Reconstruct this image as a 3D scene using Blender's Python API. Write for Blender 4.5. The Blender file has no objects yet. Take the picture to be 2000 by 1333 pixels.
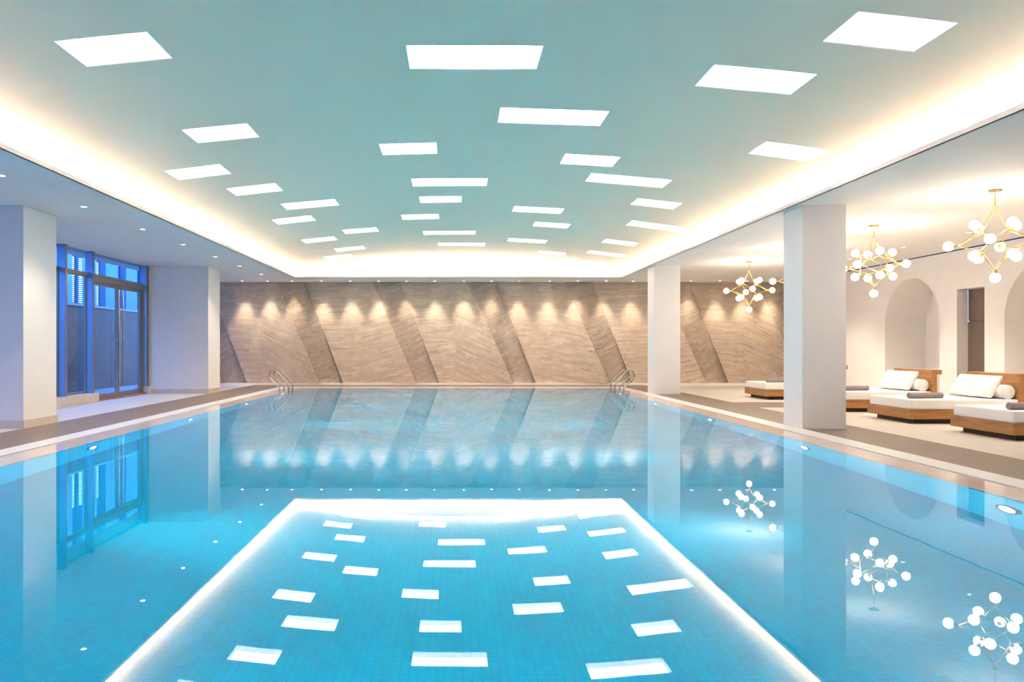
import bpy, math, random
from mathutils import Vector, Matrix
random.seed(7)
S = bpy.context.scene
COL = S.collection
PI = math.pi

# ------------------------------------------------------------------ camera
CAM_H = 1.3
cam = bpy.data.cameras.new('camera')
cam.sensor_width = 36.0
cam.lens = 36.0 * 1500 / 2000
cam.shift_x = 0.0565
cam.shift_y = 0.00625
cam.clip_end = 300
camo = bpy.data.objects.new('camera', cam)
camo.location = (0, 0, CAM_H)
camo.rotation_euler = (PI / 2, 0, 0)
COL.objects.link(camo)
S.camera = camo

# ------------------------------------------------------------------ world, exposure
W = bpy.data.worlds.new('dusk_sky')
S.world = W
W.use_nodes = True
bg = W.node_tree.nodes['Background']
bg.inputs[0].default_value = (0.16, 0.31, 0.74, 1)
bg.inputs[1].default_value = 4.4
S.view_settings.view_transform = 'Standard'
S.view_settings.look = 'None'
S.view_settings.gamma = 1
S.view_settings.use_curve_mapping = False
S.view_settings.exposure = 1.74
cy = S.cycles
cy.use_denoising = True
cy.max_bounces = 6
cy.diffuse_bounces = 3
cy.glossy_bounces = 4
cy.transmission_bounces = 4
cy.use_adaptive_sampling = True
cy.adaptive_threshold = 0.06
cy.transparent_max_bounces = 8
cy.sample_clamp_indirect = 30.0
cy.blur_glossy = 0.5
cy.use_light_tree = False

# strengths of the lights the place has
COVE_L = 21.5
PANEL_L = 2.8
BULB_L = 9.0
POOL_W = 24.5
WASH_W = 33.0
SPOT_W = 135.0

# ------------------------------------------------------------------ materials
def new_mat(name):
    m = bpy.data.materials.new(name); m.use_nodes = True
    nt = m.node_tree
    return m, nt, nt.nodes, nt.links, nt.nodes['Principled BSDF']

def plain(name, col, rough=0.6, metal=0.0, noise=0.0, nscale=8.0, bump=0.0, bscale=60.0, spec=0.5, stretch=(1, 1, 1)):
    m, nt, N, L, P = new_mat(name)
    P.inputs['Base Color'].default_value = (*col, 1)
    P.inputs['Roughness'].default_value = rough
    P.inputs['Metallic'].default_value = metal
    P.inputs['Specular IOR Level'].default_value = spec
    tc = N.new('ShaderNodeTexCoord'); mp = N.new('ShaderNodeMapping')
    mp.inputs['Scale'].default_value = stretch
    L.new(tc.outputs['Object'], mp.inputs['Vector'])
    if noise:
        n = N.new('ShaderNodeTexNoise'); n.inputs['Scale'].default_value = nscale
        n.inputs['Detail'].default_value = 5
        L.new(mp.outputs[0], n.inputs['Vector'])
        r = N.new('ShaderNodeValToRGB')
        r.color_ramp.elements[0].position = 0.3; r.color_ramp.elements[1].position = 0.7
        r.color_ramp.elements[0].color = (*[c * (1 - noise) for c in col], 1)
        r.color_ramp.elements[1].color = (*[min(1, c * (1 + noise)) for c in col], 1)
        L.new(n.outputs['Fac'], r.inputs['Fac']); L.new(r.outputs['Color'], P.inputs['Base Color'])
    if bump:
        b = N.new('ShaderNodeTexNoise'); b.inputs['Scale'].default_value = bscale
        L.new(mp.outputs[0], b.inputs['Vector'])
        bn = N.new('ShaderNodeBump'); bn.inputs['Strength'].default_value = bump
        bn.inputs['Distance'].default_value = 0.01
        L.new(b.outputs['Fac'], bn.inputs['Height']); L.new(bn.outputs['Normal'], P.inputs['Normal'])
    return m

def glow(name, col, strength, base=(0.9, 0.9, 0.9)):
    m, nt, N, L, P = new_mat(name)
    P.inputs['Base Color'].default_value = (*base, 1)
    P.inputs['Emission Color'].default_value = (*col, 1)
    P.inputs['Emission Strength'].default_value = strength
    n = N.new('ShaderNodeTexNoise'); n.inputs['Scale'].default_value = 3
    r = N.new('ShaderNodeMapRange'); r.inputs['To Min'].default_value = strength * 0.97; r.inputs['To Max'].default_value = strength * 1.03
    L.new(n.outputs['Fac'], r.inputs['Value']); L.new(r.outputs[0], P.inputs['Emission Strength'])
    return m

def wood(name, c0, c1, axis=0):
    m, nt, N, L, P = new_mat(name)
    tc = N.new('ShaderNodeTexCoord'); mp = N.new('ShaderNodeMapping')
    s = [14, 14, 14]; s[axis] = 1.1
    mp.inputs['Scale'].default_value = s
    L.new(tc.outputs['Object'], mp.inputs['Vector'])
    n = N.new('ShaderNodeTexNoise'); n.inputs['Scale'].default_value = 1.6; n.inputs['Detail'].default_value = 8
    n.inputs['Distortion'].default_value = 0.8
    L.new(mp.outputs[0], n.inputs['Vector'])
    r = N.new('ShaderNodeValToRGB')
    r.color_ramp.elements[0].position = 0.32; r.color_ramp.elements[1].position = 0.68
    r.color_ramp.elements[0].color = (*c0, 1); r.color_ramp.elements[1].color = (*c1, 1)
    L.new(n.outputs['Fac'], r.inputs['Fac']); L.new(r.outputs['Color'], P.inputs['Base Color'])
    P.inputs['Roughness'].default_value = 0.42
    b = N.new('ShaderNodeBump'); b.inputs['Strength'].default_value = 0.08
    L.new(n.outputs['Fac'], b.inputs['Height']); L.new(b.outputs['Normal'], P.inputs['Normal'])
    return m

def tile_mat(name, c0, c1, grout, size, rough):
    m, nt, N, L, P = new_mat(name)
    tc = N.new('ShaderNodeTexCoord')
    geo = N.new('ShaderNodeNewGeometry')
    # unrolled coordinates: x,y on the floor; run,z on the walls
    uv = N.new('ShaderNodeUVMap')
    br = N.new('ShaderNodeTexBrick')
    br.offset = 0.0
    br.inputs['Color1'].default_value = (*c0, 1); br.inputs['Color2'].default_value = (*c1, 1)
    br.inputs['Mortar'].default_value = (*grout, 1)
    br.inputs['Scale'].default_value = 1.0
    br.inputs['Brick Width'].default_value = size; br.inputs['Row Height'].default_value = size
    br.inputs['Mortar Size'].default_value = size * 0.05
    L.new(uv.outputs['UV'], br.inputs['Vector'])
    L.new(br.outputs['Color'], P.inputs['Base Color'])
    P.inputs['Specular IOR Level'].default_value = 0.0      # wet tile: no air gap to mirror
    P.inputs['Roughness'].default_value = rough
    return m

def stone_mat():
    m, nt, N, L, P = new_mat('split_stone')
    at = N.new('ShaderNodeAttribute'); at.attribute_name = 'tone'
    tc = N.new('ShaderNodeTexCoord')
    n = N.new('ShaderNodeTexNoise'); n.inputs['Scale'].default_value = 5; n.inputs['Detail'].default_value = 8
    L.new(tc.outputs['Object'], n.inputs['Vector'])
    r = N.new('ShaderNodeMapRange'); r.inputs['To Min'].default_value = 0.78; r.inputs['To Max'].default_value = 1.2
    L.new(n.outputs['Fac'], r.inputs['Value'])
    mul = N.new('ShaderNodeMix'); mul.data_type = 'RGBA'; mul.blend_type = 'MULTIPLY'; mul.inputs[0].default_value = 1
    L.new(at.outputs['Color'], mul.inputs[6]); L.new(r.outputs[0], mul.inputs[7])
    L.new(mul.outputs[2], P.inputs['Base Color'])
    P.inputs['Roughness'].default_value = 0.75
    n2 = N.new('ShaderNodeTexNoise'); n2.inputs['Scale'].default_value = 22; n2.inputs['Detail'].default_value = 4
    L.new(tc.outputs['Object'], n2.inputs['Vector'])
    b = N.new('ShaderNodeBump'); b.inputs['Strength'].default_value = 0.35; b.inputs['Distance'].default_value = 0.02
    L.new(n2.outputs['Fac'], b.inputs['Height']); L.new(b.outputs['Normal'], P.inputs['Normal'])
    return m

def water_mat():
    m = bpy.data.materials.new('pool_water'); m.use_nodes = True
    nt = m.node_tree; N = nt.nodes; L = nt.links; N.clear()
    out = N.new('ShaderNodeOutputMaterial')
    fr = N.new('ShaderNodeFresnel'); fr.inputs['IOR'].default_value = 1.33
    gl = N.new('ShaderNodeBsdfGlossy'); gl.inputs['Roughness'].default_value = 0.012
    gl.inputs['Color'].default_value = (1, 1, 1, 1)
    rf = N.new('ShaderNodeBsdfRefraction'); rf.inputs['IOR'].default_value = 1.33; rf.inputs['Roughness'].default_value = 0.0
    rf.inputs['Color'].default_value = (0.86, 0.985, 1.0, 1)
    tc = N.new('ShaderNodeTexCoord')
    n = N.new('ShaderNodeTexNoise'); n.inputs['Scale'].default_value = 1.6; n.inputs['Detail'].default_value = 2
    L.new(tc.outputs['Object'], n.inputs['Vector'])
    b = N.new('ShaderNodeBump'); b.inputs['Strength'].default_value = 0.012; b.inputs['Distance'].default_value = 0.02
    L.new(n.outputs['Fac'], b.inputs['Height'])
    for s in (gl, rf): L.new(b.outputs['Normal'], s.inputs['Normal'])
    mx = N.new('ShaderNodeMixShader')
    L.new(fr.outputs[0], mx.inputs[0]); L.new(rf.outputs[0], mx.inputs[1]); L.new(gl.outputs[0], mx.inputs[2])
    L.new(mx.outputs[0], out.inputs['Surface'])
    return m

def glass_mat():
    m = bpy.data.materials.new('window_glass'); m.use_nodes = True
    nt = m.node_tree; N = nt.nodes; L = nt.links; N.clear()
    out = N.new('ShaderNodeOutputMaterial')
    fc = N.new('ShaderNodeLayerWeight'); fc.inputs['Blend'].default_value = 0.5
    pw = N.new('ShaderNodeMath'); pw.operation = 'POWER'; pw.inputs[1].default_value = 4.0
    lw = N.new('ShaderNodeMath'); lw.operation = 'MULTIPLY_ADD'; lw.inputs[1].default_value = 0.5; lw.inputs[2].default_value = 0.025
    L.new(fc.outputs['Facing'], pw.inputs[0]); L.new(pw.outputs[0], lw.inputs[0])
    gl = N.new('ShaderNodeBsdfGlossy'); gl.inputs['Roughness'].default_value = 0.02
    tr = N.new('ShaderNodeBsdfTransparent'); tr.inputs['Color'].default_value = (0.80, 0.90, 0.97, 1)
    mx = N.new('ShaderNodeMixShader')
    L.new(lw.outputs[0], mx.inputs[0]); L.new(tr.outputs[0], mx.inputs[1]); L.new(gl.outputs[0], mx.inputs[2])
    L.new(mx.outputs[0], out.inputs['Surface'])
    return m

M = {}
M['white_wall'] = plain('white_wall', (0.83, 0.80, 0.79), 0.7, noise=0.015, nscale=3)
M['warm_wall'] = plain('warm_plaster', (0.83, 0.785, 0.75), 0.75, noise=0.015, nscale=3)
M['ceiling'] = plain('ceiling_paint', (0.94, 0.785, 0.60), 0.75, noise=0.01, nscale=2)
M['soffit'] = plain('soffit_paint', (0.84, 0.81, 0.78), 0.75, noise=0.01, nscale=2)
M['floor'] = plain('limestone_floor', (0.72, 0.655, 0.58), 0.42, noise=0.05, nscale=1.5)
M['brown'] = plain('brown_paving', (0.245, 0.183, 0.135), 0.5, noise=0.10, nscale=3, stretch=(1, 1, 1), bump=0.1, bscale=40)
M['coping'] = plain('white_coping', (0.82, 0.80, 0.79), 0.35, noise=0.02, nscale=4)
M['ledge'] = plain('pink_ledge_stone', (0.78, 0.64, 0.57), 0.04, noise=0.04, nscale=5)
M['groove'] = plain('drain_slot', (0.03, 0.025, 0.022), 0.8)
M['baseboard'] = plain('baseboard_stone', (0.66, 0.57, 0.50), 0.45, noise=0.06, nscale=6)
M['mosaic'] = tile_mat('pool_mosaic', (0.001, 0.48, 0.71), (0.002, 0.54, 0.77), (0.001, 0.40, 0.60), 0.05, 0.35)
M['water'] = water_mat()
M['glass'] = glass_mat()
M['alu'] = plain('bronze_aluminium', (0.30, 0.275, 0.26), 0.38, metal=0.6)
M['fin'] = plain('blue_grey_aluminium', (0.24, 0.42, 0.68), 0.35, metal=0.5)
M['dark'] = plain('dark_gasket', (0.015, 0.015, 0.02), 0.6)
M['steel'] = plain('brushed_steel', (0.50, 0.46, 0.42), 0.16, metal=1.0, noise=0.03, nscale=30)
M['brass'] = plain('polished_brass', (0.83, 0.56, 0.20), 0.24, metal=1.0, noise=0.03, nscale=20)
M['teak'] = wood('teak_along_x', (0.30, 0.125, 0.035), (0.50, 0.24, 0.075), 0)
M['teak_y'] = wood('teak_along_y', (0.30, 0.125, 0.035), (0.50, 0.24, 0.075), 1)
M['plinth'] = plain('dark_plinth', (0.055, 0.030, 0.014), 0.6, noise=0.15, nscale=9)
M['fabric'] = plain('cream_fabric', (0.88, 0.865, 0.84), 0.9, noise=0.02, nscale=30, bump=0.12, bscale=220)
M['linen'] = plain('white_linen', (0.86, 0.85, 0.83), 0.9, noise=0.015, nscale=12, bump=0.15, bscale=14)
M['towel'] = plain('mauve_towel', (0.35, 0.285, 0.285), 0.95, noise=0.1, nscale=40, bump=0.4, bscale=160)
M['towel_w'] = plain('white_towel', (0.8, 0.79, 0.77), 0.95, noise=0.04, nscale=40, bump=0.4, bscale=160)
M['stone'] = stone_mat()
M['mortar'] = plain('dark_mortar', (0.20, 0.165, 0.135), 0.9, noise=0.1)  # dark brown mortar backing for the stone facets
M['threshold'] = wood('threshold_timber', (0.26, 0.12, 0.05), (0.42, 0.22, 0.11), 1)
M['brown_door'] = plain('brown_door_paint', (0.16, 0.115, 0.085), 0.5, noise=0.06, nscale=4)
M['trimwhite'] = plain('fixture_white', (0.80, 0.79, 0.775), 0.5)
M['cove'] = glow('warm_led_strip', (1.0, 0.78, 0.60), COVE_L)
M['panel'] = glow('panel_diffuser', (1.0, 0.90, 0.84), PANEL_L)
M['panelside'] = plain('panel_reveal_white', (0.88, 0.87, 0.85), 0.6)
M['bulb'] = glow('opal_bulb', (1.0, 0.88, 0.72), BULB_L)
M['dl'] = glow('downlight_lamp', (1.0, 0.86, 0.68), 14.0)
M['poollamp'] = glow('underwater_lamp', (0.80, 0.97, 1.0), 12.0)
for k_ in ('dl', 'poollamp'): M[k_].cycles.emission_sampling = 'NONE'   # their light comes from the lamp objects inside the fixtures
M['facade'] = plain('dusk_facade', (0.05, 0.19, 0.34), 0.7, noise=0.08, nscale=1)
M['facade_dark'] = plain('dark_window_bay', (0.012, 0.04, 0.10), 0.4)
M['slat'] = glow('glowing_blind_slat', (0.45, 0.78, 1.0), 0.9, base=(0.6, 0.7, 0.8))  # slats emit light themselves in place of a lit room behind
M['garden'] = plain('dark_garden_wall', (0.065, 0.038, 0.026), 0.8, noise=0.35, nscale=5)
M['slat'].cycles.emission_sampling = 'NONE'
M['ground'] = plain('paved_ground', (0.16, 0.18, 0.21), 0.7, noise=0.1)

# ------------------------------------------------------------------ mesh builder
class MB:
    def __init__(s): s.v = []; s.f = []; s.uv = {}; s.col = []
    def quad(s, *p):
        b = len(s.v); s.v += [tuple(q) for q in p]; s.f.append(tuple(range(b, b + len(p)))); return s
    def box(s, x0, x1, y0, y1, z0, z1):
        b = len(s.v)
        s.v += [(x, y, z) for z in (z0, z1) for y in (y0, y1) for x in (x0, x1)]
        for f in ((0, 2, 3, 1), (4, 5, 7, 6), (0, 1, 5, 4), (2, 6, 7, 3), (0, 4, 6, 2), (1, 3, 7, 5)):
            s.f.append(tuple(b + i for i in f))
        return s
    def tube(s, pts, r, n=10, cap=True):
        pts = [Vector(p) for p in pts]; rings = []
        prev = None
        for i, p in enumerate(pts):
            a = pts[max(0, i - 1)]; c = pts[min(len(pts) - 1, i + 1)]
            t = (c - a).normalized()
            if prev is None:
                u = t.orthogonal().normalized()
            else:
                u = (prev - t * prev.dot(t)).normalized()
            prev = u; w = t.cross(u)
            rr = r[i] if isinstance(r, (list, tuple)) else r
            b = len(s.v)
            s.v += [tuple(p + (u * math.cos(2 * PI * k / n) + w * math.sin(2 * PI * k / n)) * rr) for k in range(n)]
            rings.append(b)
        for i in range(len(rings) - 1):
            a, b = rings[i], rings[i + 1]
            for k in range(n):
                s.f.append((a + k, a + (k + 1) % n, b + (k + 1) % n, b + k))
        if cap:
            s.f.append(tuple(rings[0] + k for k in reversed(range(n))))
            s.f.append(tuple(rings[-1] + k for k in range(n)))
        return s
    def lathe(s, prof, n=20, c=(0, 0, 0), ax='z', closed=False):
        rings = []
        for (r, h) in prof:
            b = len(s.v)
            for k in range(n):
                a = 2 * PI * k / n; x, y = r * math.cos(a), r * math.sin(a)
                p = {'z': (x, y, h), 'x': (h, x, y), 'y': (y, h, x)}[ax]
                s.v.append((p[0] + c[0], p[1] + c[1], p[2] + c[2]))
            rings.append(b)
        m = len(rings)
        for i in range(m if closed else m - 1):
            a, b = rings[i], rings[(i + 1) % m]
            for k in range(n):
                s.f.append((a + k, a + (k + 1) % n, b + (k + 1) % n, b + k))
        return s
    def disc(s, c, r, n=20, ax='z', flip=False):
        b = len(s.v)
        for k in range(n):
            a = 2 * PI * k / n; x, y = r * math.cos(a), r * math.sin(a)
            p = {'z': (x, y, 0), 'x': (0, x, y), 'y': (y, 0, x)}[ax]
            s.v.append((p[0] + c[0], p[1] + c[1], p[2] + c[2]))
        s.f.append(tuple(b + k for k in (reversed(range(n)) if flip else range(n))))
        return s
    def sphere(s, c, r, n=16, m=9):
        prof = [(max(1e-4, r * math.sin(PI * i / m)), -r * math.cos(PI * i / m)) for i in range(m + 1)]
        return s.lathe(prof, n, c)
    def build(s, name, mat, parent=None, smooth=False, bevel=0.0, bseg=2, recalc=True):
        me = bpy.data.meshes.new(name)
        me.from_pydata(s.v, [], s.f)
        import bmesh
        bm = bmesh.new(); bm.from_mesh(me)
        if smooth or bevel:
            bmesh.ops.remove_doubles(bm, verts=bm.verts, dist=1e-5)
        if bevel:
            bmesh.ops.bevel(bm, geom=list(bm.edges), offset=bevel, segments=bseg, profile=0.6, affect='EDGES')
        if recalc:
            bmesh.ops.recalc_face_normals(bm, faces=bm.faces)
        bm.to_mesh(me); bm.free()
        if smooth:
            for p in me.polygons: p.use_smooth = True
            if smooth != 'all':
                try: me.set_sharp_from_angle(angle=math.radians(40))
                except Exception: pass
        me.materials.append(M[mat])
        o = bpy.data.objects.new(name, me); COL.objects.link(o)
        if parent: o.parent = parent
        return o

def tag(o, label=None, cat=None, group=None, kind=None):
    if label: o['label'] = label
    if cat: o['category'] = cat
    if group: o['group'] = group
    if kind: o['kind'] = kind
    return o
def empty(name, loc=(0, 0, 0), rz=0.0):
    o = bpy.data.objects.new(name, None); o.empty_display_size = 0.2
    o.location = loc; o.rotation_euler = (0, 0, rz); COL.objects.link(o); return o
def copy_tree(o, parent=None):
    c = o.copy(); COL.objects.link(c); c.parent = parent
    for ch in list(o.children): copy_tree(ch, c)
    return c
def BOX(name, mat, b, parent=None, bevel=0.0, **k):
    return MB().box(*b).build(name, mat, parent, bevel=bevel, **k)
def structure(o, label, cat=None):
    return tag(o, label, cat, kind='structure')
ORD = ['nearest', 'second nearest', 'third nearest', 'fourth nearest', 'fifth nearest', 'sixth nearest', 'seventh nearest',
       'eighth nearest', 'ninth nearest', 'tenth nearest', 'farthest']
NTH = ['first', 'second', 'third', 'fourth', 'fifth', 'sixth', 'seventh', 'eighth', 'ninth', 'tenth', 'eleventh', 'twelfth',
       'thirteenth', 'fourteenth', 'fifteenth', 'sixteenth', 'seventeenth', 'eighteenth', 'nineteenth', 'twentieth']

# ------------------------------------------------------------------ measures of the hall (metres)
ZS = 3.58                       # soffit height
XL, XR = -8.74, 11.69           # glazing line, niche wall
YN, YB = -3.0, 26.9             # wall behind the camera, stone wall
PX0, PX1, PY0, PY1 = -4.98, 4.83, 1.6, 24.53      # water edge of the basin
GX0, GX1, GY0, GY1 = -5.39, 5.20, 1.22, 24.90     # drain slot
CX0, CX1, CY0, CY1 = -5.74, 5.555, 0.86, 25.27    # outer edge of the coping
BX0, BX1, BY0 = -6.90, 6.58, -0.2                 # outer edge of the brown paving
OX0, OX1, OY1 = -5.172, 5.434, 24.87              # opening in the soffit
PD = 1.2                        # pool depth

def ring(mb, a, b, z0, z1):
    # rectangular frame: outer a=(x0,x1,y0,y1), inner b
    mb.box(a[0], b[0], a[2], a[3], z0, z1); mb.box(b[1], a[1], a[2], a[3], z0, z1)
    mb.box(b[0], b[1], a[2], b[2], z0, z1); mb.box(b[0], b[1], b[3], a[3], z0, z1)
    return mb

# ------------------------------------------------------------------ floor, coping, basin, water
fl = MB()
fl.box(-9.4, BX0, YN, YB, -0.1, 0); fl.box(BX0, BX1, YN, BY0, -0.1, 0)
fl.box(BX1, 12.9, YN, 16.6, -0.1, 0); fl.box(BX1, 12.9, 18.2, YB, -0.1, 0)
floor = structure(fl.build('floor', 'floor'), 'pale limestone floor around the pool and under the daybeds', 'floor')
bp = ring(MB(), (BX0, BX1, BY0, YB), (CX0, CX1, CY0, CY1), -0.1, 0.0)
bp.box(BX1, 12.9, 16.6, 18.2, -0.1, 0.0)
bp.build('brown_paving', 'brown', floor)['label'] = 'brown paved band running around the pool'
cp = ring(MB(), (CX0, CX1, CY0, CY1), (GX0 - 0.02, GX1 + 0.02, GY0 - 0.02, GY1 + 0.02), -0.1, 0.004)
cp.build('coping', 'coping', floor)['label'] = 'white stone coping at the pool edge'
gv = ring(MB(), (GX0 - 0.02, GX1 + 0.02, GY0 - 0.02, GY1 + 0.02), (GX0, GX1, GY0, GY1), -0.1, -0.03)
gv.build('drain_slot', 'groove', floor)['label'] = 'thin dark overflow slot'

basin = empty('pool_basin', (0, 0, -PD))
structure(basin, 'turquoise mosaic swimming pool basin', 'pool')
def basin_part(name, mb, mat):
    o = mb.build(name, mat, basin, recalc=False); o.location = (0, 0, PD); return o
def uv_faces(o, fn):
    me = o.data; uv = me.uv_layers.new(name='UVMap')
    for p in me.polygons:
        for li in p.loop_indices:
            uv.data[li].uv = fn(me.vertices[me.loops[li].vertex_index].co, p.normal)
def basin_uv(co, n):
    if abs(n.z) > 0.5: return (co.x, co.y)
    if abs(n.x) > 0.5: return (co.y, co.z)
    return (co.x, co.z)
o = basin_part('pool_floor', MB().quad((PX0, PY0, -PD), (PX1, PY0, -PD), (PX1, PY1, -PD), (PX0, PY1, -PD)), 'mosaic'); uv_faces(o, basin_uv)
zt = -0.05
for p in (((PX0, PY0), (PX0, PY1)), ((PX1, PY1), (PX1, PY0)), ((PX0, PY1), (PX1, PY1)), ((PX1, PY0), (PX0, PY0))):
    (ax, ay), (bx, by) = p
    o = basin_part('pool_wall', MB().quad((ax, ay, -PD), (bx, by, -PD), (bx, by, zt), (ax, ay, zt)), 'mosaic'); uv_faces(o, basin_uv)
lg = ring(MB(), (GX0, GX1, GY0, GY1), (PX0, PX1, PY0, PY1), -0.1, -0.0045)
o = lg.build('wet_ledge', 'ledge', basin); o.location = (0, 0, PD); o['label'] = 'pale pink ledge wet from the overflowing water'
wtr = MB().quad((GX0, GY0, -0.006), (GX1, GY0, -0.006), (GX1, GY1, -0.006), (GX0, GY1, -0.006)).build('pool_water', 'water')
tag(wtr, 'still turquoise pool water mirroring the ceiling lights', 'water', kind='stuff')

# ------------------------------------------------------------------ ceiling: shallow vault over the pool, lit cove, flat soffit
VZ, VK, VX = 4.25, 0.015, 0.13
CW = 0.35                                   # cove width behind the lip
def vz(x): return VZ - VK * (x - VX) ** 2
PANELS = [(-3.17, 7.19, .85), (-3.04, 10.04, .85), (-3.94, 11.84, .85), (-3.47, 13.40, .85), (-2.83, 15.13, 1.06), (-3.46, 16.61, .85),
          (-2.29, 18.82, .85), (-3.45, 19.68, .85), (-2.96, 21.83, .85), (-3.51, 23.24, .85), (-3.04, 24.63, 1.06), (0.20, 7.80, 1.36),
          (1.24, 9.75, 1.36), (-0.67, 11.37, .85), (2.09, 11.87, .85), (-0.08, 13.69, 1.36), (2.94, 13.01, 1.36), (-0.27, 15.29, .85),
          (-0.76, 17.28, .85), (1.77, 16.25, 1.06), (3.85, 14.66, .85), (3.78, 6.70, .85), (3.15, 8.07, 1.06), (4.53, 10.43, .85),
          (2.29, 18.08, .85), (-0.12, 19.72, 1.36), (0.21, 21.93, 1.36), (1.98, 20.84, 1.06), (-0.68, 24.05, .85), (1.68, 24.65, .85),
          (2.92, 23.05, .85), (4.26, 19.73, .85), (4.52, 16.91, 1.36), (4.36, 22.00, 1.06), (4.60, 24.29, 1.36)]
PDY = 0.64
def holed(xr, yr, holes, zf, step=None):
    xs = {xr[0], xr[1]}; ys = {yr[0], yr[1]}
    if step:
        n = int((xr[1] - xr[0]) / step)
        xs |= {xr[0] + (xr[1] - xr[0]) * i / n for i in range(n + 1)}
    for (a, b, c, d) in holes:
        xs |= {a, b}; ys |= {c, d}
    xs = sorted(xs); ys = sorted(ys); mb = MB(); idx = {}
    for i, x in enumerate(xs):
        for j, y in enumerate(ys):
            idx[i, j] = len(mb.v); mb.v.append((x, y, zf(x)))
    for i in range(len(xs) - 1):
        for j in range(len(ys) - 1):
            mx, my = (xs[i] + xs[i + 1]) / 2, (ys[j] + ys[j + 1]) / 2
            if any(a < mx < b and c < my < d for (a, b, c, d) in holes): continue
            mb.f.append((idx[i, j], idx[i, j + 1], idx[i + 1, j + 1], idx[i + 1, j]))
    return mb
holes = [(x - w / 2, x + w / 2, y - PDY / 2, y + PDY / 2) for (x, y, w) in PANELS]
VX0, VX1, VY1 = OX0 - CW, OX1 + CW, OY1 + 0.5
ceiling = holed((VX0, VX1), (YN, VY1), holes, vz, 0.3).build('ceiling', 'ceiling', smooth='all', recalc=False)
structure(ceiling, 'gently curved pale green ceiling vault over the pool', 'ceiling')
cw = MB()
cw.quad((VX0, YN, ZS), (VX0, VY1, ZS), (VX0, VY1, vz(VX0)), (VX0, YN, vz(VX0)))
cw.quad((VX1, VY1, ZS), (VX1, YN, ZS), (VX1, YN, vz(VX1)), (VX1, VY1, vz(VX1)))
xs = [VX0 + (VX1 - VX0) * i / 36 for i in range(37)]
for a, b in zip(xs, xs[1:]):
    cw.quad((a, VY1, ZS), (b, VY1, ZS), (b, VY1, vz(b)), (a, VY1, vz(a)))
cw.build('cove_wall', 'soffit', ceiling, recalc=False)

LEFT_DL = [(-6.0, y) for y in (5.6, 7.9, 10.18, 12.44, 14.8, 17.0, 19.3, 21.5, 23.9)]
RIGHT_DL = [(10.2, y) for y in (6.2, 8.5, 10.8, 13.0, 15.2, 17.45, 19.8, 22.1)]
WASH_PX = [474, 523, 571, 628, 685, 740, 794, 849, 906, 960, 1014, 1073, 1128, 1183, 1237, 1293, 1349, 1405, 1458, 1511]
WASH = [((p - 887) * 26.4 / 1500, 26.35) for p in WASH_PX]
HR = 0.047
def hole(x, y): return (x - HR, x + HR, y - HR, y + HR)
alld = [hole(x, y) for x, y in LEFT_DL + RIGHT_DL + WASH]
def soffit(xr, yr):
    hs = [h for h in alld if xr[0] < h[0] < xr[1] and yr[0] < h[2] < yr[1]]
    holed(xr, yr, hs, lambda x: ZS).build('soffit', 'soffit', ceiling, recalc=False)
soffit((-9.4, OX0), (YN, YB)); soffit((OX1, 12.9), (YN, YB)); soffit((OX0, OX1), (OY1, YB))
lip = MB()
lip.box(OX0 - 0.03, OX0, YN, OY1 + 0.03, ZS, ZS + 0.06); lip.box(OX1, OX1 + 0.03, YN, OY1 + 0.03, ZS, ZS + 0.06)
lip.box(OX0, OX1, OY1, OY1 + 0.03, ZS, ZS + 0.06)
lip.build('cove_lip', 'soffit', ceiling)['label'] = 'slim upstand hiding the cove lighting'
cf = MB()
cf.box(VX0, OX0 - 0.03, YN, VY1, ZS + 0.005, ZS + 0.02); cf.box(OX1 + 0.03, VX1, YN, VY1, ZS + 0.005, ZS + 0.02)
cf.box(OX0 - 0.03, OX1 + 0.03, OY1 + 0.03, VY1, ZS + 0.005, ZS + 0.02)
cf.build('cove_shelf', 'soffit', ceiling)
led = MB()
zc, q, hw = ZS + 0.052, 0.20, 0.022          # strip leans towards the opening
c5, s5 = hw * math.cos(math.radians(72)), hw * math.sin(math.radians(72))
ye = OY1 + q
led.quad((OX0 - q - c5, YN, zc + s5), (OX0 - q + c5, YN, zc - s5), (OX0 - q + c5, ye, zc - s5), (OX0 - q - c5, ye, zc + s5))
led.quad((OX1 + q - c5, YN, zc - s5), (OX1 + q + c5, YN, zc + s5), (OX1 + q + c5, ye, zc + s5), (OX1 + q - c5, ye, zc - s5))
led.quad((OX0 - q, ye - c5, zc - s5), (OX1 + q, ye - c5, zc - s5), (OX1 + q, ye + c5, zc + s5), (OX0 - q, ye + c5, zc + s5))
o = led.build('cove_light_strip', 'cove', ceiling, recalc=False); o['label'] = 'warm white light strip hidden in the cove'

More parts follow.
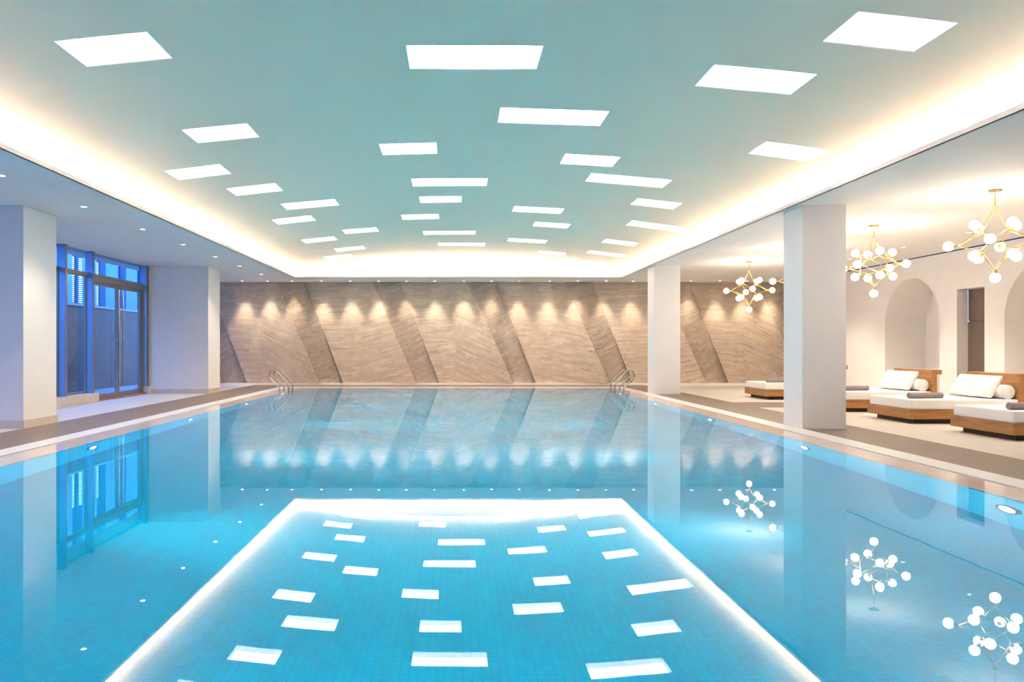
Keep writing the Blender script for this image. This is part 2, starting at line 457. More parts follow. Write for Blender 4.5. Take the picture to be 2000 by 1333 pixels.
# recessed light panels: reveal + diffuser
def panel(i, x, y, w):
    hx, hy, d = w / 2, PDY / 2, 0.10
    root = empty('light_panel', (x, y, vz(x)))
    sl = -2 * VK * (x - VX)
    def z(u): return vz(x + u) - vz(x)
    mb = MB()
    c = [(-hx, -hy), (hx, -hy), (hx, hy), (-hx, hy)]
    for k in range(4):
        (ax, ay), (bx, by) = c[k], c[(k + 1) % 4]
        mb.quad((bx, by, z(bx)), (ax, ay, z(ax)), (ax, ay, z(ax) + d), (bx, by, z(bx) + d))
    n = 6
    fr = MB()     # thin flush bead round the opening
    for k in range(4):
        (ax, ay), (bx, by) = c[k], c[(k + 1) % 4]
        for j in range(n if k % 2 == 0 else 1):
            m_ = n if k % 2 == 0 else 1
            p0 = (ax + (bx - ax) * j / m_, ay + (by - ay) * j / m_); p1 = (ax + (bx - ax) * (j + 1) / m_, ay + (by - ay) * (j + 1) / m_)
            s0 = 1 - 0.012 / hx; s1 = 1 - 0.012 / hy
            fr.quad((p0[0], p0[1], z(p0[0]) + .001), (p1[0], p1[1], z(p1[0]) + .001),
                    (p1[0] * s0, p1[1] * s1, z(p1[0]) + .001), (p0[0] * s0, p0[1] * s1, z(p0[0]) + .001))
    fr.build('bead', 'trimwhite', root, recalc=False)
    mb.build('reveal', 'panelside', root, recalc=False)
    df = MB()
    for j in range(n):
        a = -hx + w * j / n; b = -hx + w * (j + 1) / n
        df.quad((a, hy, z(a) + d), (b, hy, z(b) + d), (b, -hy, z(b) + d), (a, -hy, z(a) + d))
    df.build('diffuser', 'panel', root, recalc=False)
    return root
grp = {'left': [], 'middle': [], 'right': []}
for i, (x, y, w) in enumerate(PANELS):
    grp['left' if x < -1.8 else 'middle' if x < 1.1 else 'right'].append((y, x, w))
for g, items in grp.items():
    items.sort()
    n = len(items)
    for j, (y, x, w) in enumerate(items):
        root = panel(j, x, y, w)
        size = {.85: 'short', 1.06: 'medium-length', 1.36: 'long'}[w]
        od = 'farthest' if j == n - 1 else (ORD[j] if j < 10 else NTH[j] + ' nearest')
        tag(root, '%s glowing recessed panel, %s along the %s of the curved ceiling' % (size, od, {'left': 'left side', 'middle': 'middle', 'right': 'right side'}[g]),
            'ceiling light', 'recessed light panels in the curved ceiling')

# downlights
def downlight_proto(depth, can='trimwhite'):
    root = empty('downlight')
    MB().lathe([(0.045, 0.0), (0.047, -0.005), (0.066, -0.005), (0.072, 0.0)], 20).build('trim_ring', 'trimwhite', root, smooth=True)
    MB().lathe([(0.045, 0.0), (0.045, depth)], 20).build('can', can, root, smooth=True)
    MB().disc((0, 0, depth - 0.002), 0.044, 20, flip=True).build('lamp', 'dl', root, recalc=False)
    return root
def spot(root, watts, deg, blend, col, soft=0.03, tilt=0):
    l = bpy.data.lights.new('spot_beam', 'SPOT'); l.energy = watts; l.spot_size = math.radians(deg); l.spot_blend = blend
    l.color = col; l.shadow_soft_size = soft
    o = bpy.data.objects.new('spot_beam', l); o.parent = root; o.location = (0, 0, -0.02); o.rotation_euler = (math.radians(tilt), 0, 0); COL.objects.link(o)
shallow, deep = downlight_proto(0.012), downlight_proto(0.016, 'groove')
used = {id(shallow): False, id(deep): False}
def place_dl(proto, x, y, label, group):
    o = proto if not used[id(proto)] else copy_tree(proto)
    used[id(proto)] = True
    o.location = (x, y, ZS); tag(o, label, 'downlight', group); return o
todo = []
for k, (x, y) in enumerate(LEFT_DL):
    todo.append((place_dl(shallow, x, y, 'small round downlight in the left soffit, %s of that row' % ORD[k], 'downlights in the left soffit'), SPOT_W * 0.34, 100, 0.8, (1.0, 0.84, 0.66)))
for k, (x, y) in enumerate(RIGHT_DL):
    todo.append((place_dl(deep, x, y, 'deep-set downlight above the daybed headboards, %s of that row' % ORD[k], 'downlights above the daybeds'), SPOT_W * 0.78, 95, 0.8, (1.0, 0.88, 0.74)))
for k, (x, y) in enumerate(WASH):
    todo.append((place_dl(shallow, x, y, 'tiny downlight washing the stone wall, %s from the left' % NTH[k], 'downlights washing the stone wall'), WASH_W * 0.2, 100, 1.0, (1.0, 0.89, 0.76), 0.06))
    todo.append((todo[-1][0], WASH_W * 2.2, 50, 1.0, (1.0, 0.84, 0.64), 0.03, 11))
for t in todo: spot(*t)

# ------------------------------------------------------------------ stone wall: slanted facets laid with split strips
wall_back = MB().box(XL - 0.6, 12.9, YB, YB + 0.25, -0.1, 4.5).build('wall_back', 'mortar')
structure(wall_back, 'far wall clad in slanted facets of split beige stone', 'wall')
def clip(poly, a, b):
    # keep the part of poly left of a->b
    out = []
    def side(p): return (b[0] - a[0]) * (p[1] - a[1]) - (b[1] - a[1]) * (p[0] - a[0])
    for i in range(len(poly)):
        p, q = poly[i], poly[(i + 1) % len(poly)]
        sp, sq = side(p), side(q)
        if sp >= 0: out.append(p)
        if sp * sq < 0:
            t = sp / (sp - sq); out.append((p[0] + (q[0] - p[0]) * t, p[1] + (q[1] - p[1]) * t))
    return out
def area(p):
    return 0.5 * sum(p[i][0] * p[(i + 1) % len(p)][1] - p[(i + 1) % len(p)][0] * p[i][1] for i in range(len(p)))
def clip_poly(poly, reg):
    for i in range(len(reg)):
        if len(poly) < 3: return []
        poly = clip(poly, reg[i], reg[(i + 1) % len(reg)])
    return poly if len(poly) >= 3 and abs(area(poly)) > 4e-4 else []
WX0, WX1, WZ0, WZ1 = XL, XR, 0.06, ZS
def facet(reg, depth, ang, base, label=None):
    if area(reg) < 0: reg = reg[::-1]
    reg = clip_poly(reg, [(WX0, WZ0), (WX1, WZ0), (WX1, WZ1), (WX0, WZ1)])
    if not reg: return
    mb = MB(); tones = []
    def add(poly, off, tone):
        n = len(poly); b = len(mb.v)
        mb.v += [(x, YB - depth(x, z) - off, z) for x, z in poly]
        mb.v += [(x, YB - 0.002, z) for x, z in poly] if off < 0 else [(x, YB - depth(x, z) + 0.03, z) for x, z in poly]
        mb.f.append(tuple(b + i for i in range(n))); tones.append(tone)
        for i in range(n):
            j = (i + 1) % n
            mb.f.append((b + i, b + n + i, b + n + j, b + j)); tones.append(tone)
    add(reg, -0.006, tuple(c * 0.45 for c in base))
    ca, sa = math.cos(ang), math.sin(ang)
    cx = sum(p[0] for p in reg) / len(reg); cz = sum(p[1] for p in reg) / len(reg)
    h, g = 0.056, 0.003
    us = [(p[0] - cx) * ca + (p[1] - cz) * sa for p in reg]; vs = [-(p[0] - cx) * sa + (p[1] - cz) * ca for p in reg]
    v = min(vs) - random.random() * h
    while v < max(vs):
        u = min(us) - random.random() * 0.6
        while u < max(us):
            L = random.uniform(0.35, 0.75)
            r = [(u, v), (u + L - g, v), (u + L - g, v + h - g), (u, v + h - g)]
            r = [(cx + a * ca - b * sa, cz + a * sa + b * ca) for a, b in r]
            r = clip_poly(r, reg)
            if r:
                t = random.gauss(1, 0.075); w = random.uniform(-0.02, 0.02)
                add(r, random.uniform(0.0, 0.010), (base[0] * t * (1 + w), base[1] * t, base[2] * t * (1 - w)))
            u += L
        v += h
    o = mb.build('stone_facet', 'stone', wall_back, recalc=False)
    at = o.data.color_attributes.new('tone', 'FLOAT_COLOR', 'CORNER')
    for p in o.data.polygons:
        c = tones[p.index]
        for li in p.loop_indices: at.data[li].color = (max(0, c[0]), max(0, c[1]), max(0, c[2]), 1)
    o['kind'] = 'stuff'
    if label: o['label'] = label
def plane(a, b, c):
    # depth as a linear function through three (x, z, d)
    import numpy as np
    A = np.array([[a[0], a[1], 1], [b[0], b[1], 1], [c[0], c[1], 1]]); k = np.linalg.solve(A, np.array([a[2], b[2], c[2]]))
    return lambda x, z: k[0] * x + k[1] * z + k[2]
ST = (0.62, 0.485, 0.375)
ST_SHADED = (0.48, 0.37, 0.285)  # darker copy of the stone, painting shade into the tilted facets
MOD = 3.353
for k in range(-2, 6):
    s = MOD * k
    At, Ab, Bt, Bb = -6.20 + s, -4.64 + s, -5.23 + s, -3.84 + s
    At2, Ab2 = At + MOD, Ab + MOD
    V = -3.32 + s
    z0, z1 = 0.0, ZS
    # pair of triangles, shade added in the stone tone, between the slanted edges
    facet([(At, z1), (Ab, z0), (Bt, z1)], plane((At, z1, .14), (Bt, z1, .16), (Ab, z0, .07)), math.radians(random.uniform(10, 24)), ST_SHADED)
    facet([(Ab, z0), (Bb, z0), (Bt, z1)], plane((Ab, z0, .07), (Bt, z1, .16), (Bb, z0, .045)), math.radians(random.uniform(26, 36)), ST_SHADED)
    # bright facet, split by a vertical ridge
    lf = plane((Bt, z1, .05), (Bb, z0, .17), (V, z1, .07))
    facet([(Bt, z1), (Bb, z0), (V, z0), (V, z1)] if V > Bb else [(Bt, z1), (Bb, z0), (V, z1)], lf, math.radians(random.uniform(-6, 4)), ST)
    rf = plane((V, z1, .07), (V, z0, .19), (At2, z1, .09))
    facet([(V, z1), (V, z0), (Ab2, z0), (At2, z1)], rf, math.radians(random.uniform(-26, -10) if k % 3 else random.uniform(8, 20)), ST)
bb = MB().box(XL, XR, YB - 0.24, YB - 0.002, 0, 0.06).build('baseboard_back', 'coping')
structure(bb, 'low white plinth along the foot of the stone wall', 'baseboard')

# ------------------------------------------------------------------ columns and piers
def column(x0, x1, y0, y1, label, base=None, mat='white_wall'):
    root = empty('column', ((x0 + x1) / 2, (y0 + y1) / 2, 0))
    hx, hy = (x1 - x0) / 2, (y1 - y0) / 2
    BOX('shaft', mat, (-hx, hx, -hy, hy, 0, ZS), root)
    if base:
        mb = MB(); t = 0.018
        ring(mb, (-hx - t, hx + t, -hy - t, hy + t), (-hx, hx, -hy, hy), 0, base)
        mb.build('baseboard', 'baseboard', root)
    else:
        mb = MB(); t = 0.006
        ring(mb, (-hx - t, hx + t, -hy - t, hy + t), (-hx, hx, -hy, hy), 0, 0.045)
        mb.build('baseboard', 'coping', root)
    structure(root, label, 'column')
column(5.56, 6.255, 12.26, 12.955, 'square white column beside the daybeds, the nearer on the right', mat='warm_wall')
column(5.545, 6.27, 21.3, 22.0, 'square white column near the right pool ladder', mat='warm_wall')
column(-8.72, -6.90, 12.30, 13.32, 'broad white pier at the left edge, nearer than the glass doors', 0.13)
column(-8.72, -6.90, 21.55, 22.62, 'broad white pier between the glass doors and the stone wall', 0.13)

# ------------------------------------------------------------------ glazing on the left
def glazing(name, y0, y1, fins, label, door=None):
    root = empty(name, (XL, y0, 0))
    L = y1 - y0
    dy0, dy1 = (door[0] - y0, door[1] - y0) if door else (None, None)
    spans = [(0, L)] if not door else [(0, dy0)] + ([(dy1, L)] if dy1 < L - 0.02 else [])
    for a, b in spans:
        BOX('sill', 'baseboard', (-0.15, 0.24, a, b + (0.12 if door and b == dy0 else 0), 0, 0.216), root)
    BOX('transom', 'alu', (-0.04, 0.06, 0, L, 3.0, 3.08), root)
    BOX('head', 'fin', (-0.04, 0.05, 0, L, ZS - 0.05, ZS), root)
    ff = [f - y0 for f in fins]
    for f in ff:
        o = empty('mullion', (0, f, 0)); o.parent = root
        BOX('fin', 'fin', (0.0, 0.185, 0, 0.07, 0.216, ZS - 0.001), o)
        BOX('cap', 'alu', (0.185, 0.19, -0.004, 0.074, 0.216, ZS - 0.001), o)
    edges = [0] + [v for f in ff for v in (f, f + 0.07)] + [L]
    for a, b in zip(edges[::2], edges[1::2]):
        if b - a < 0.1: continue
        BOX('pane', 'glass', (0.005, 0.015, a, b, 3.08, ZS - 0.05), root)
        if door and a >= dy0 - 0.15: continue
        BOX('pane', 'glass', (0.005, 0.015, a + 0.03, b - 0.03, 0.26, 2.97), root)
        mb = MB(); ring2 = ((a, a + .03), (b - .03, b))
        for (p, q) in ring2: mb.box(-0.02, 0.04, p, q, 0.216, 3.0)
        mb.box(-0.02, 0.04, a + .03, b - .03, 0.216, 0.26); mb.box(-0.02, 0.04, a + .03, b - .03, 2.97, 3.0)
        mb.build('pane_frame', 'alu', root)
    structure(root, label, 'window')
    return root
glazing('window_1', 13.32, 21.55, [14.3, 15.6, 16.9, 18.19, 21.36], 'tall blue-lit window wall between the two broad piers', door=(18.27, 21.36))
glazing('window_2', YN, 12.30, [YN + 1.3 * k for k in range(1, 12)], 'tall window wall left of the camera')
glazing('window_3', 22.62, YB, [23.9, 25.2], 'tall window wall beside the stone wall')
BOX('jamb_filler', 'dark', (XL - 0.05, XL + 0.16, 21.44, 21.55, 0.216, ZS), None)  # dark jamb strip beside the pier
structure(bpy.data.objects['jamb_filler'], 'narrow black metal jamb between glass doors and pier', 'trim').name = 'trim_1'

door = empty('door_1', (XL + 0.05, 18.27, 0))
structure(door, 'double glass door with long steel pulls in the left window wall', 'door')
Ld = 21.36 - 18.27
fm = MB()
fm.box(-0.06, 0.05, 0.0, 0.10, 0.06, 2.99); fm.box(-0.06, 0.05, Ld - 0.12, Ld, 0.06, 2.99); fm.box(-0.06, 0.05, 0.10, Ld - 0.12, 2.89, 2.99)
fm.build('door_frame', 'alu', door)
BOX('threshold', 'threshold', (-0.1, 0.12, 0.12, Ld, 0, 0.055), door)
mid = 0.10 + (Ld - 0.22) / 2
for k, (a, b) in enumerate(((0.105, mid - 0.004), (mid + 0.004, Ld - 0.125))):
    lf = MB(); s = 0.075
    lf.box(-0.03, 0.03, a, a + s, 0.065, 2.885); lf.box(-0.03, 0.03, b - s, b, 0.065, 2.885)
    lf.box(-0.03, 0.03, a + s, b - s, 2.885 - s, 2.885); lf.box(-0.03, 0.03, a + s, b - s, 0.065, 0.065 + 0.09)
    leaf = lf.build('door_leaf', 'alu', door)
    BOX('pane', 'glass', (-0.006, 0.006, a + s, b - s, 0.155, 2.81), leaf)
    hy = (b - 0.12) if k == 0 else (a + 0.12)
    hb = MB().tube([(0.10, hy, 0.31), (0.10, hy, 2.78)], 0.02, 12)
    for z in (0.5, 1.5, 2.6): hb.tube([(0.03, hy, z), (0.10, hy, z)], 0.010, 8)
    hb.build('pull_handle', 'steel', leaf, smooth=True)['label'] = 'long vertical steel pull handle'

# wall behind the camera and the niche wall
structure(BOX('wall_near', 'white_wall', (-9.4, 12.9, YN - 0.2, YN, -0.1, 4.5)), 'plain white wall behind the viewer', 'wall')
NICHES = [6.1, 10.62, 15.14, 19.67, 24.2]
NR, NSP, ND = 1.175, 1.90, 1.11
DOORY = (16.93, 17.86, 2.645, 0.26)
wr = MB()
zt = ZS - 0.03
segs = [(c - NR, c + NR, 'n', c) for c in NICHES] + [(DOORY[0], DOORY[1], 'd', None)]
segs.sort()
y = YN
def q(y0, z0, y1, z1):
    if y1 - y0 > 1e-6 and z1 - z0 > 1e-6:
        wr.quad((XR, y0, z0), (XR, y0, z1), (XR, y1, z1), (XR, y1, z0))
for (a, b, kind, c) in segs:
    q(y, 0, a, zt)
    if kind == 'd':
        q(a, DOORY[2], b, zt)
        d = DOORY[3]
        wr.quad((XR, a, 0), (XR, a, DOORY[2]), (XR + d, a, DOORY[2]), (XR + d, a, 0))
        wr.quad((XR, b, 0), (XR + d, b, 0), (XR + d, b, DOORY[2]), (XR, b, DOORY[2]))
        wr.quad((XR, a, DOORY[2]), (XR, b, DOORY[2]), (XR + d, b, DOORY[2]), (XR + d, a, DOORY[2]))
    else:
        n = 40
        arc = [(c - NR * math.cos(PI * i / n), NSP + NR * math.sin(PI * i / n)) for i in range(n + 1)]
        for (y0, z0), (y1, z1) in zip(arc, arc[1:]):
            wr.quad((XR, y0, z0), (XR, y0, zt), (XR, y1, zt), (XR, y1, z1))
            wr.quad((XR, y0, z0), (XR, y1, z1), (XR + ND, y1, z1), (XR + ND, y0, z0))
            wr.quad((XR + ND, y0, 0), (XR + ND, y0, z0), (XR + ND, y1, z1), (XR + ND, y1, 0))
        wr.quad((XR, a, 0), (XR, a, NSP), (XR + ND, a, NSP), (XR + ND, a, 0))
        wr.quad((XR, b, 0), (XR + ND, b, 0), (XR + ND, b, NSP), (XR, b, NSP))
    y = b
q(y, 0, YB, zt)
wall_right = wr.build('wall_right', 'warm_wall', recalc=False)
structure(wall_right, 'cream wall with tall arched niches behind the daybeds', 'wall')
BOX('shadow_gap', 'groove', (XR + 0.01, XR + 0.05, YN, YB, ZS - 0.03, ZS), wall_right)['label'] = 'thin dark joint between niche wall and soffit'  # black strip stands in for the shadow line of the groove
d2 = empty('door_2', (XR + DOORY[3], DOORY[0], 0))
structure(d2, 'plain brown door recessed between two arched niches', 'door')
BOX('backing', 'brown_door', (0.05, 0.09, -0.02, DOORY[1] - DOORY[0] + 0.02, 0, DOORY[2] + 0.02), d2)
BOX('door_panel', 'brown_door', (0, 0.05, 0, DOORY[1] - DOORY[0], 0.0, 1.90), d2)
BOX('transom_panel', 'brown_door', (0.004, 0.05, 0, DOORY[1] - DOORY[0], 1.91, DOORY[2]), d2)

# ------------------------------------------------------------------ underwater lamps
def pool_lamp_proto():
    root = empty('underwater_light')
    MB().lathe([(0.10, 0.0), (0.105, 0.025), (0.15, 0.02), (0.155, 0.0)], 24, ax='x').build('rim', 'steel', root, smooth=True)
    MB().disc((0.012, 0, 0), 0.102, 24, ax='x').build('lens', 'poollamp', root, recalc=False)
    l = bpy.data.lights.new('lamp_beam', 'AREA'); l.shape = 'DISK'; l.size = 0.19; l.energy = POOL_W; l.spread = math.radians(56); l.color = (0.80, 0.97, 1.0)
    lo = bpy.data.objects.new('lamp_beam', l); lo.parent = root; lo.location = (0.02, 0, 0); lo.rotation_euler = (0, -PI / 2 - math.radians(8), 0); COL.objects.link(lo)
    return root
pl = pool_lamp_proto(); first = True
for side, xw, rz in (('left', PX0, 0.0), ('right', PX1, PI)):
    for k, y in enumerate((2.85, 6.68, 10.55, 14.45, 18.35, 22.25)):
        o = pl if first else copy_tree(pl); first = False
        o.location = (xw, y, -0.56); o.rotation_euler = (0, 0, rz)
        tag(o, 'round white underwater light on the %s pool wall, %s on that side' % (side, ORD[k] if k < 5 else 'farthest'), 'pool light', 'underwater lights')

# ------------------------------------------------------------------ pool ladders
def fillet(pts, r, n=6):
    out = [Vector(pts[0])]
    for i in range(1, len(pts) - 1):
        p = Vector(pts[i]); a = Vector(pts[i - 1]) - p; b = Vector(pts[i + 1]) - p
        rr = min(r, a.length * .45, b.length * .45)
        A = p + a.normalized() * rr; B = p + b.normalized() * rr
        for k in range(n + 1):
            t = k / n; out.append(A * (1 - t) ** 2 + p * 2 * t * (1 - t) + B * t * t)
    out.append(Vector(pts[-1])); return out
def ladder():
    root = empty('pool_ladder')
    # profile in x (towards the deck = +), z; water edge at x = 0
    prof = [(0.23, 0, -0.03), (0.23, 0, 0.11), (0.56, 0, 0.40), (0.50, 0, 0.60), (0.36, 0, 0.62), (-0.04, 0, 0.22), (-0.04, 0, -0.95)]
    path = fillet(prof, 0.12)
    for y in (-0.3, 0.3):
        MB().tube([(p.x, y, p.z) for p in path], 0.021, 12).build('rail', 'steel', root, smooth=True)
        MB().lathe([(0.045, -0.031), (0.045, -0.02), (0.03, -0.012), (0.021, -0.01)], 16, (0.23, y, 0)).build('flange', 'steel', root, smooth=True)
    for z in (-0.3, -0.55, -0.8):
        BOX('step', 'steel', (-0.10, 0.0, -0.29, 0.29, z - 0.02, z + 0.02), root, bevel=0.008)
    return root
ld = ladder(); ld.location = (PX1, 23.2, 0)
tag(ld, 'steel pool ladder rails at the right of the far end', 'ladder', 'pool ladders')
ld2 = copy_tree(ld); ld2.location = (PX0, 23.2, 0); ld2.rotation_euler = (0, 0, PI)
tag(ld2, 'steel pool ladder rails at the left of the far end', 'ladder')

# ------------------------------------------------------------------ chandeliers
def chandelier():
    root = empty('chandelier')
    MB().lathe([(0.001, -0.022), (0.085, -0.022), (0.09, -0.015), (0.09, 0.0)], 28).build('canopy', 'brass', root, smooth=True)
    ap = -0.255
    MB().tube([(0, 0, -0.02), (0, 0, ap)], 0.009, 10).build('stem', 'brass', root, smooth=True)
    zc = -0.77
    A = Vector((0, 0, ap)); Bm = Vector((0, 0, zc - 0.39))
    def rg(r, z, off): return [Vector((r * math.cos(PI / 2 * k + off), r * math.sin(PI / 2 * k + off), z)) for k in range(4)]
    U, Eq, Lw = rg(0.235, zc + 0.175, PI / 4), rg(0.462, zc, 0), rg(0.235, zc - 0.125, PI / 4)
    rods = []
    for k in range(4):
        rods += [(A, U[k]), (U[k], Eq[k]), (U[k], Eq[(k + 1) % 4]), (Lw[k], Eq[k]), (Lw[k], Eq[(k + 1) % 4]), (Lw[k], Bm)]
    for a, b in rods:
        MB().tube([a, b], 0.0075, 8).build('rod', 'brass', root, smooth=True)
    def bulb(j, d):
        d = Vector(d).normalized()
        c = j + d * 0.113
        s = MB().tube([j - d * 0.012, j + d * 0.02, j + d * 0.022, j + d * 0.05], [0.018, 0.018, 0.03, 0.03], 12)
        so = s.build('socket', 'brass', root, smooth=True)
        MB().sphere(c, 0.071).build('bulb', 'bulb', so, smooth='all')
    MB().lathe([(0.001, ap + .03), (0.022, ap + .02), (0.03, ap), (0.022, ap - .02), (0.001, ap - .03)], 14).build('hub', 'brass', root, smooth=True)
    for k in range(4):
        h = Vector((U[k].x, U[k].y, 0)).normalized()
        bulb(U[k], h * 0.72 + Vector((0, 0, 0.7))); bulb(Eq[k], h if False else Vector((Eq[k].x, Eq[k].y, 0)))
        bulb(Lw[k], h * 0.75 + Vector((0, 0, -0.55)))
    bulb(Bm, (0, 0, -1))
    return root
CH = [(11.1, -41, 'brass chandelier of globe bulbs nearest the right edge, above the nearest daybeds'),
      (14.31, -56, 'brass chandelier of globe bulbs just right of the nearer right column'),
      (17.35, -20, 'brass chandelier almost hidden behind the nearer right column, one globe showing'),
      (20.36, -12.5, 'brass chandelier of globe bulbs hanging in front of the stone wall')]
c0 = chandelier()
for k, (y, a, lab) in enumerate(CH):
    o = c0 if k == 0 else copy_tree(c0)
    o.location = (7.82, y, ZS); o.rotation_euler = (0, 0, math.radians(a))
    tag(o, lab, 'chandelier', 'globe chandeliers over the daybeds')

# ------------------------------------------------------------------ daybeds
BW, BL = 1.35, 1.86
def daybed():
    root = empty('daybed')     # origin: near foot corner on the floor
    BOX('plinth', 'plinth', (0.12, BL - 0.02, 0.12, BW - 0.12, 0, 0.085), root)
    fr = empty('bed_frame'); fr.parent = root
    t = 0.05
    BOX('foot_board', 'teak_y', (0, t, 0, BW, 0.082, 0.243), fr, bevel=0.004)
    BOX('side_board', 'teak', (t, BL, 0, t, 0.082, 0.243), fr, bevel=0.004)
    BOX('side_board', 'teak', (t, BL, BW - t, BW, 0.082, 0.243), fr, bevel=0.004)
    BOX('deck_board', 'teak', (t, BL, t, BW - t, 0.09, 0.235), fr)
    BOX('mattress', 'fabric', (0.03, BL - 0.005, 0.025, BW - 0.025, 0.243, 0.413), root, bevel=0.022, bseg=3, smooth='all')
    hb = empty('headboard'); hb.parent = root
    BOX('back_panel', 'teak_y', (BL, BL + 0.09, 0, BW, 0.0, 0.755), hb, bevel=0.003)
    BOX('top_shelf', 'teak_y', (BL, BL + 0.19, 0, BW, 0.756, 0.85), hb, bevel=0.003)
    return root
def pillow_proto():
    n = 18; mb = MB(); hw, hh, th = 0.27, 0.225, 0.085
    def prof(u, v):
        a = max(0.0, 1 - u ** 4) ** 0.5 * max(0.0, 1 - v ** 4) ** 0.5
        return a ** 0.8
    for sgn in (1, -1):
        b = len(mb.v)
        for i in range(n + 1):
            for j in range(n + 1):
                u, v = -1 + 2 * i / n, -1 + 2 * j / n
                pin = 1 - 0.07 * (1 - u * u) * (abs(v) ** 3)      # sides drawn in, corners pointed
                pin2 = 1 - 0.07 * (1 - v * v) * (abs(u) ** 3)
                w = 0.006 * math.sin(7 * u + 3 * v) * (1 - u * u) * (1 - v * v)
                mb.v.append((sgn * (th * prof(u, v) + w), hw * u * pin2, hh * v * pin + hh))
        for i in range(n):
            for j in range(n):
                a = b + i * (n + 1) + j
                f = (a, a + 1, a + n + 2, a + n + 1)
                mb.f.append(f if sgn > 0 else f[::-1])
    o = mb.build('pillow', 'linen', None, smooth='all')
    return o
def bolster_proto():
    L, r = 1.15, 0.122
    prof = [(0.001, 0), (0.06, 0.0), (0.10, 0.004), (r - 0.006, 0.014), (r, 0.035), (r, L - 0.035), (r - 0.006, L - 0.014), (0.10, L - 0.004), (0.06, L), (0.001, L)]
    root = empty('bolster')
    MB().lathe(prof, 32, (0, 0, r), ax='y').build('cover', 'fabric', root, smooth=True)
    for y in (0.012, L - 0.012):
        pts = [((r - 0.004) * math.cos(2 * PI * k / 32), y, r + (r - 0.004) * math.sin(2 * PI * k / 32)) for k in range(33)]
        MB().tube(pts, 0.005, 6, cap=False).build('piping', 'fabric', root, smooth=True)
    MB().lathe([(0.001, -0.006), (0.012, -0.004), (0.014, 0.002)], 12, (0, 0, r), ax='y').build('button', 'fabric', root, smooth=True)
    return root
def towel_proto():
    L, r = 0.285, 0.058
    root = empty('rolled_towel')
    mb = MB(); n = 26; prof = []
    # rolled cloth: spiral cross-section swept along x
    turns, pts = 3.2, []
    m = 70
    for k in range(m + 1):
        t = k / m; a = 2 * PI * turns * t; rr = 0.010 + (r - 0.010) * t
        pts.append((rr * math.cos(a - 1.2), rr * math.sin(a - 1.2)))
    th = 0.0145
    for k in range(m):
        (y0, z0), (y1, z1) = pts[k], pts[k + 1]
        l0 = math.hypot(y0, z0); l1 = math.hypot(y1, z1)
        i0 = (y0 * (1 - th / l0) if l0 > th else 0, z0 * (1 - th / l0) if l0 > th else 0)
        i1 = (y1 * (1 - th / l1) if l1 > th else 0, z1 * (1 - th / l1) if l1 > th else 0)
        e = 0.008 * ((k * 7919) % 13) / 13
        mb.quad((0, y0, z0 + r), (L, y0, z0 + r), (L, y1, z1 + r), (0, y1, z1 + r))
        mb.quad((0, y0, z0 + r), (0, y1, z1 + r), (0, i1[0], i1[1] + r), (0, i0[0], i0[1] + r))
        mb.quad((L, y0, z0 + r), (L, i0[0], i0[1] + r), (L, i1[0], i1[1] + r), (L, y1, z1 + r))
    mb.build('terry_roll', 'towel', root, smooth=True)
    return root
BX = 7.72
BEDS = [(10.60, 'at the right edge, nearest the viewer', 'nearest daybed at the right edge'), (13.0, 'in front of the doorway', 'second nearest daybed'),
        (15.38, 'partly behind the nearer right column', 'daybed partly behind the nearer right column'), (19.06, 'farthest, near the stone wall', 'farthest daybed')]
bed0, pil0, bol0, tow0 = daybed(), pillow_proto(), bolster_proto(), towel_proto()
for k, (y, where, ref) in enumerate(BEDS):
    nw = lambda p: p if k == 0 else copy_tree(p)
    o = nw(bed0); o.location = (BX, y, 0)
    tag(o, 'low teak daybed with thick cream mattress, ' + where, 'daybed', 'teak daybeds along the niche wall')
    o = nw(bol0); o.location = (BX + 1.735, y + 0.10, 0.413)
    tag(o, 'cream round bolster against the headboard of the ' + ref, 'bolster', 'bolsters on the daybeds')
    for j, (dy, w) in enumerate(((0.46, 'nearer'), (1.01, 'farther'))):
        p = pil0 if k == 0 and j == 0 else pil0.copy()
        if p is not pil0: COL.objects.link(p)
        p.location = (BX + 1.47, y + dy, 0.425); p.rotation_euler = (0, math.radians(31), math.radians(-3 if j else 2))
        tag(p, 'white square pillow, the %s of two on the %s' % (w, ref), 'pillow', 'white pillows on the daybeds')
    for j, (dx, dy, w, rz) in enumerate(((0.155, 0.31, 'left', 3), (0.475, 0.37, 'right', -5))):
        t = tow0 if k == 0 and j == 0 else copy_tree(tow0)
        t.location = (BX + dx, y + dy, 0.413); t.rotation_euler = (0, 0, math.radians(rz))
        tag(t, 'rolled mauve towel, the %s of two on the %s' % (w, ref), 'towel', 'rolled towels on the daybeds')

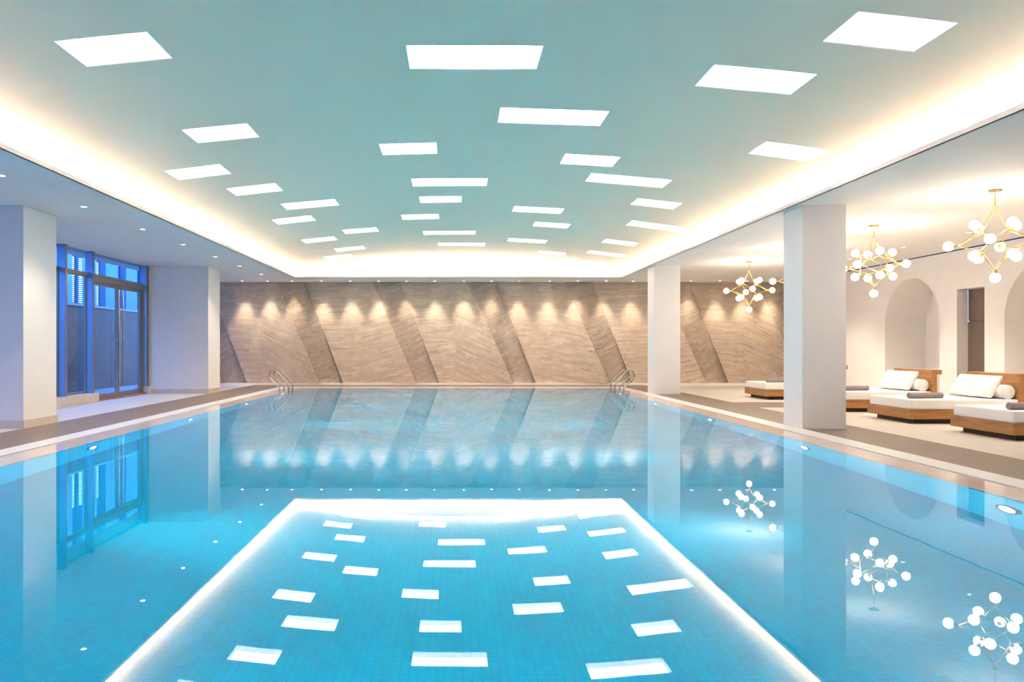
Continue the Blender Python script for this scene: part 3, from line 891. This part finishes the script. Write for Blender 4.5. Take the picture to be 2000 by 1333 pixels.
# side table with folded towels behind the second daybed's headboard
st = empty('side_table', (10.25, 13.35, 0))
BOX('top', 'teak', (-0.25, 0.25, -0.25, 0.25, 0.345, 0.385), st, bevel=0.004)
for sx in (-1, 1):
    for sy in (-1, 1):
        BOX('leg', 'teak', (sx * 0.21 - 0.02, sx * 0.21 + 0.02, sy * 0.21 - 0.02, sy * 0.21 + 0.02, 0, 0.345), st)
tag(st, 'low teak side table behind the headboard of the second nearest daybed', 'side table')
for k in range(6):
    z = 0.386 + 0.055 * k
    ft = empty('folded_towel', (10.25, 13.33, z))
    BOX('cloth', 'towel' if k == 5 else 'towel_w', (-0.19, 0.19, -0.16, 0.16, 0, 0.024), ft, bevel=0.010, smooth='all')
    BOX('fold', 'towel' if k == 5 else 'towel_w', (-0.19, 0.19, -0.16, 0.15, 0.0245, 0.0535), ft, bevel=0.011, smooth='all')
    tag(ft, 'folded mauve towel topping the stack on the side table' if k == 5 else 'folded white towel, %s from the bottom of the side table stack' % NTH[k], 'towel', 'folded towels on the side table')

# ------------------------------------------------------------------ outside, beyond the glazing
structure(BOX('ground', 'ground', (-40, -9.4, -20, 60, -0.25, -0.12)), 'paved ground outside the windows', 'ground')
gw = empty('garden_wall', (-12.2, 10, -0.12))
BOX('masonry', 'garden', (-0.15, 0.15, -14, 28, 0, 2.75), gw); BOX('coping_stone', 'ground', (-0.19, 0.19, -14.04, 28.04, 2.75, 2.82), gw)
tag(gw, 'dark garden wall outside the glass doors', 'wall')
bd = empty('building', (-14.2, 20, -0.12))
BOX('wall', 'facade_dark', (-6, -0.25, -16, 26, 0, 9), bd)
yy = -16.0
k = 0
while yy < 25.5:
    BOX('pier', 'facade', (-0.25, 0.0, yy, yy + 1.15, 0, 9), bd); yy += 1.95; k += 1
BOX('parapet', 'facade', (-0.3, 0.05, -16, 26.6, 9, 9.5), bd)
for (a, z0, z1) in ((8.35, 2.9, 4.9), (10.3, 2.9, 4.9)):
    bl = empty('window_blind', (0, 0, 0)); bl.parent = bd
    n = int((z1 - z0) / 0.075)
    for j in range(n):
        z = z0 + 0.075 * j
        BOX('slat', 'slat', (-0.06, -0.02, a - 1.15, a + 0.4, z, z + 0.03), bl)
tag(bd, 'dusk-blue building with self-glowing blinds outside the left windows', 'building')
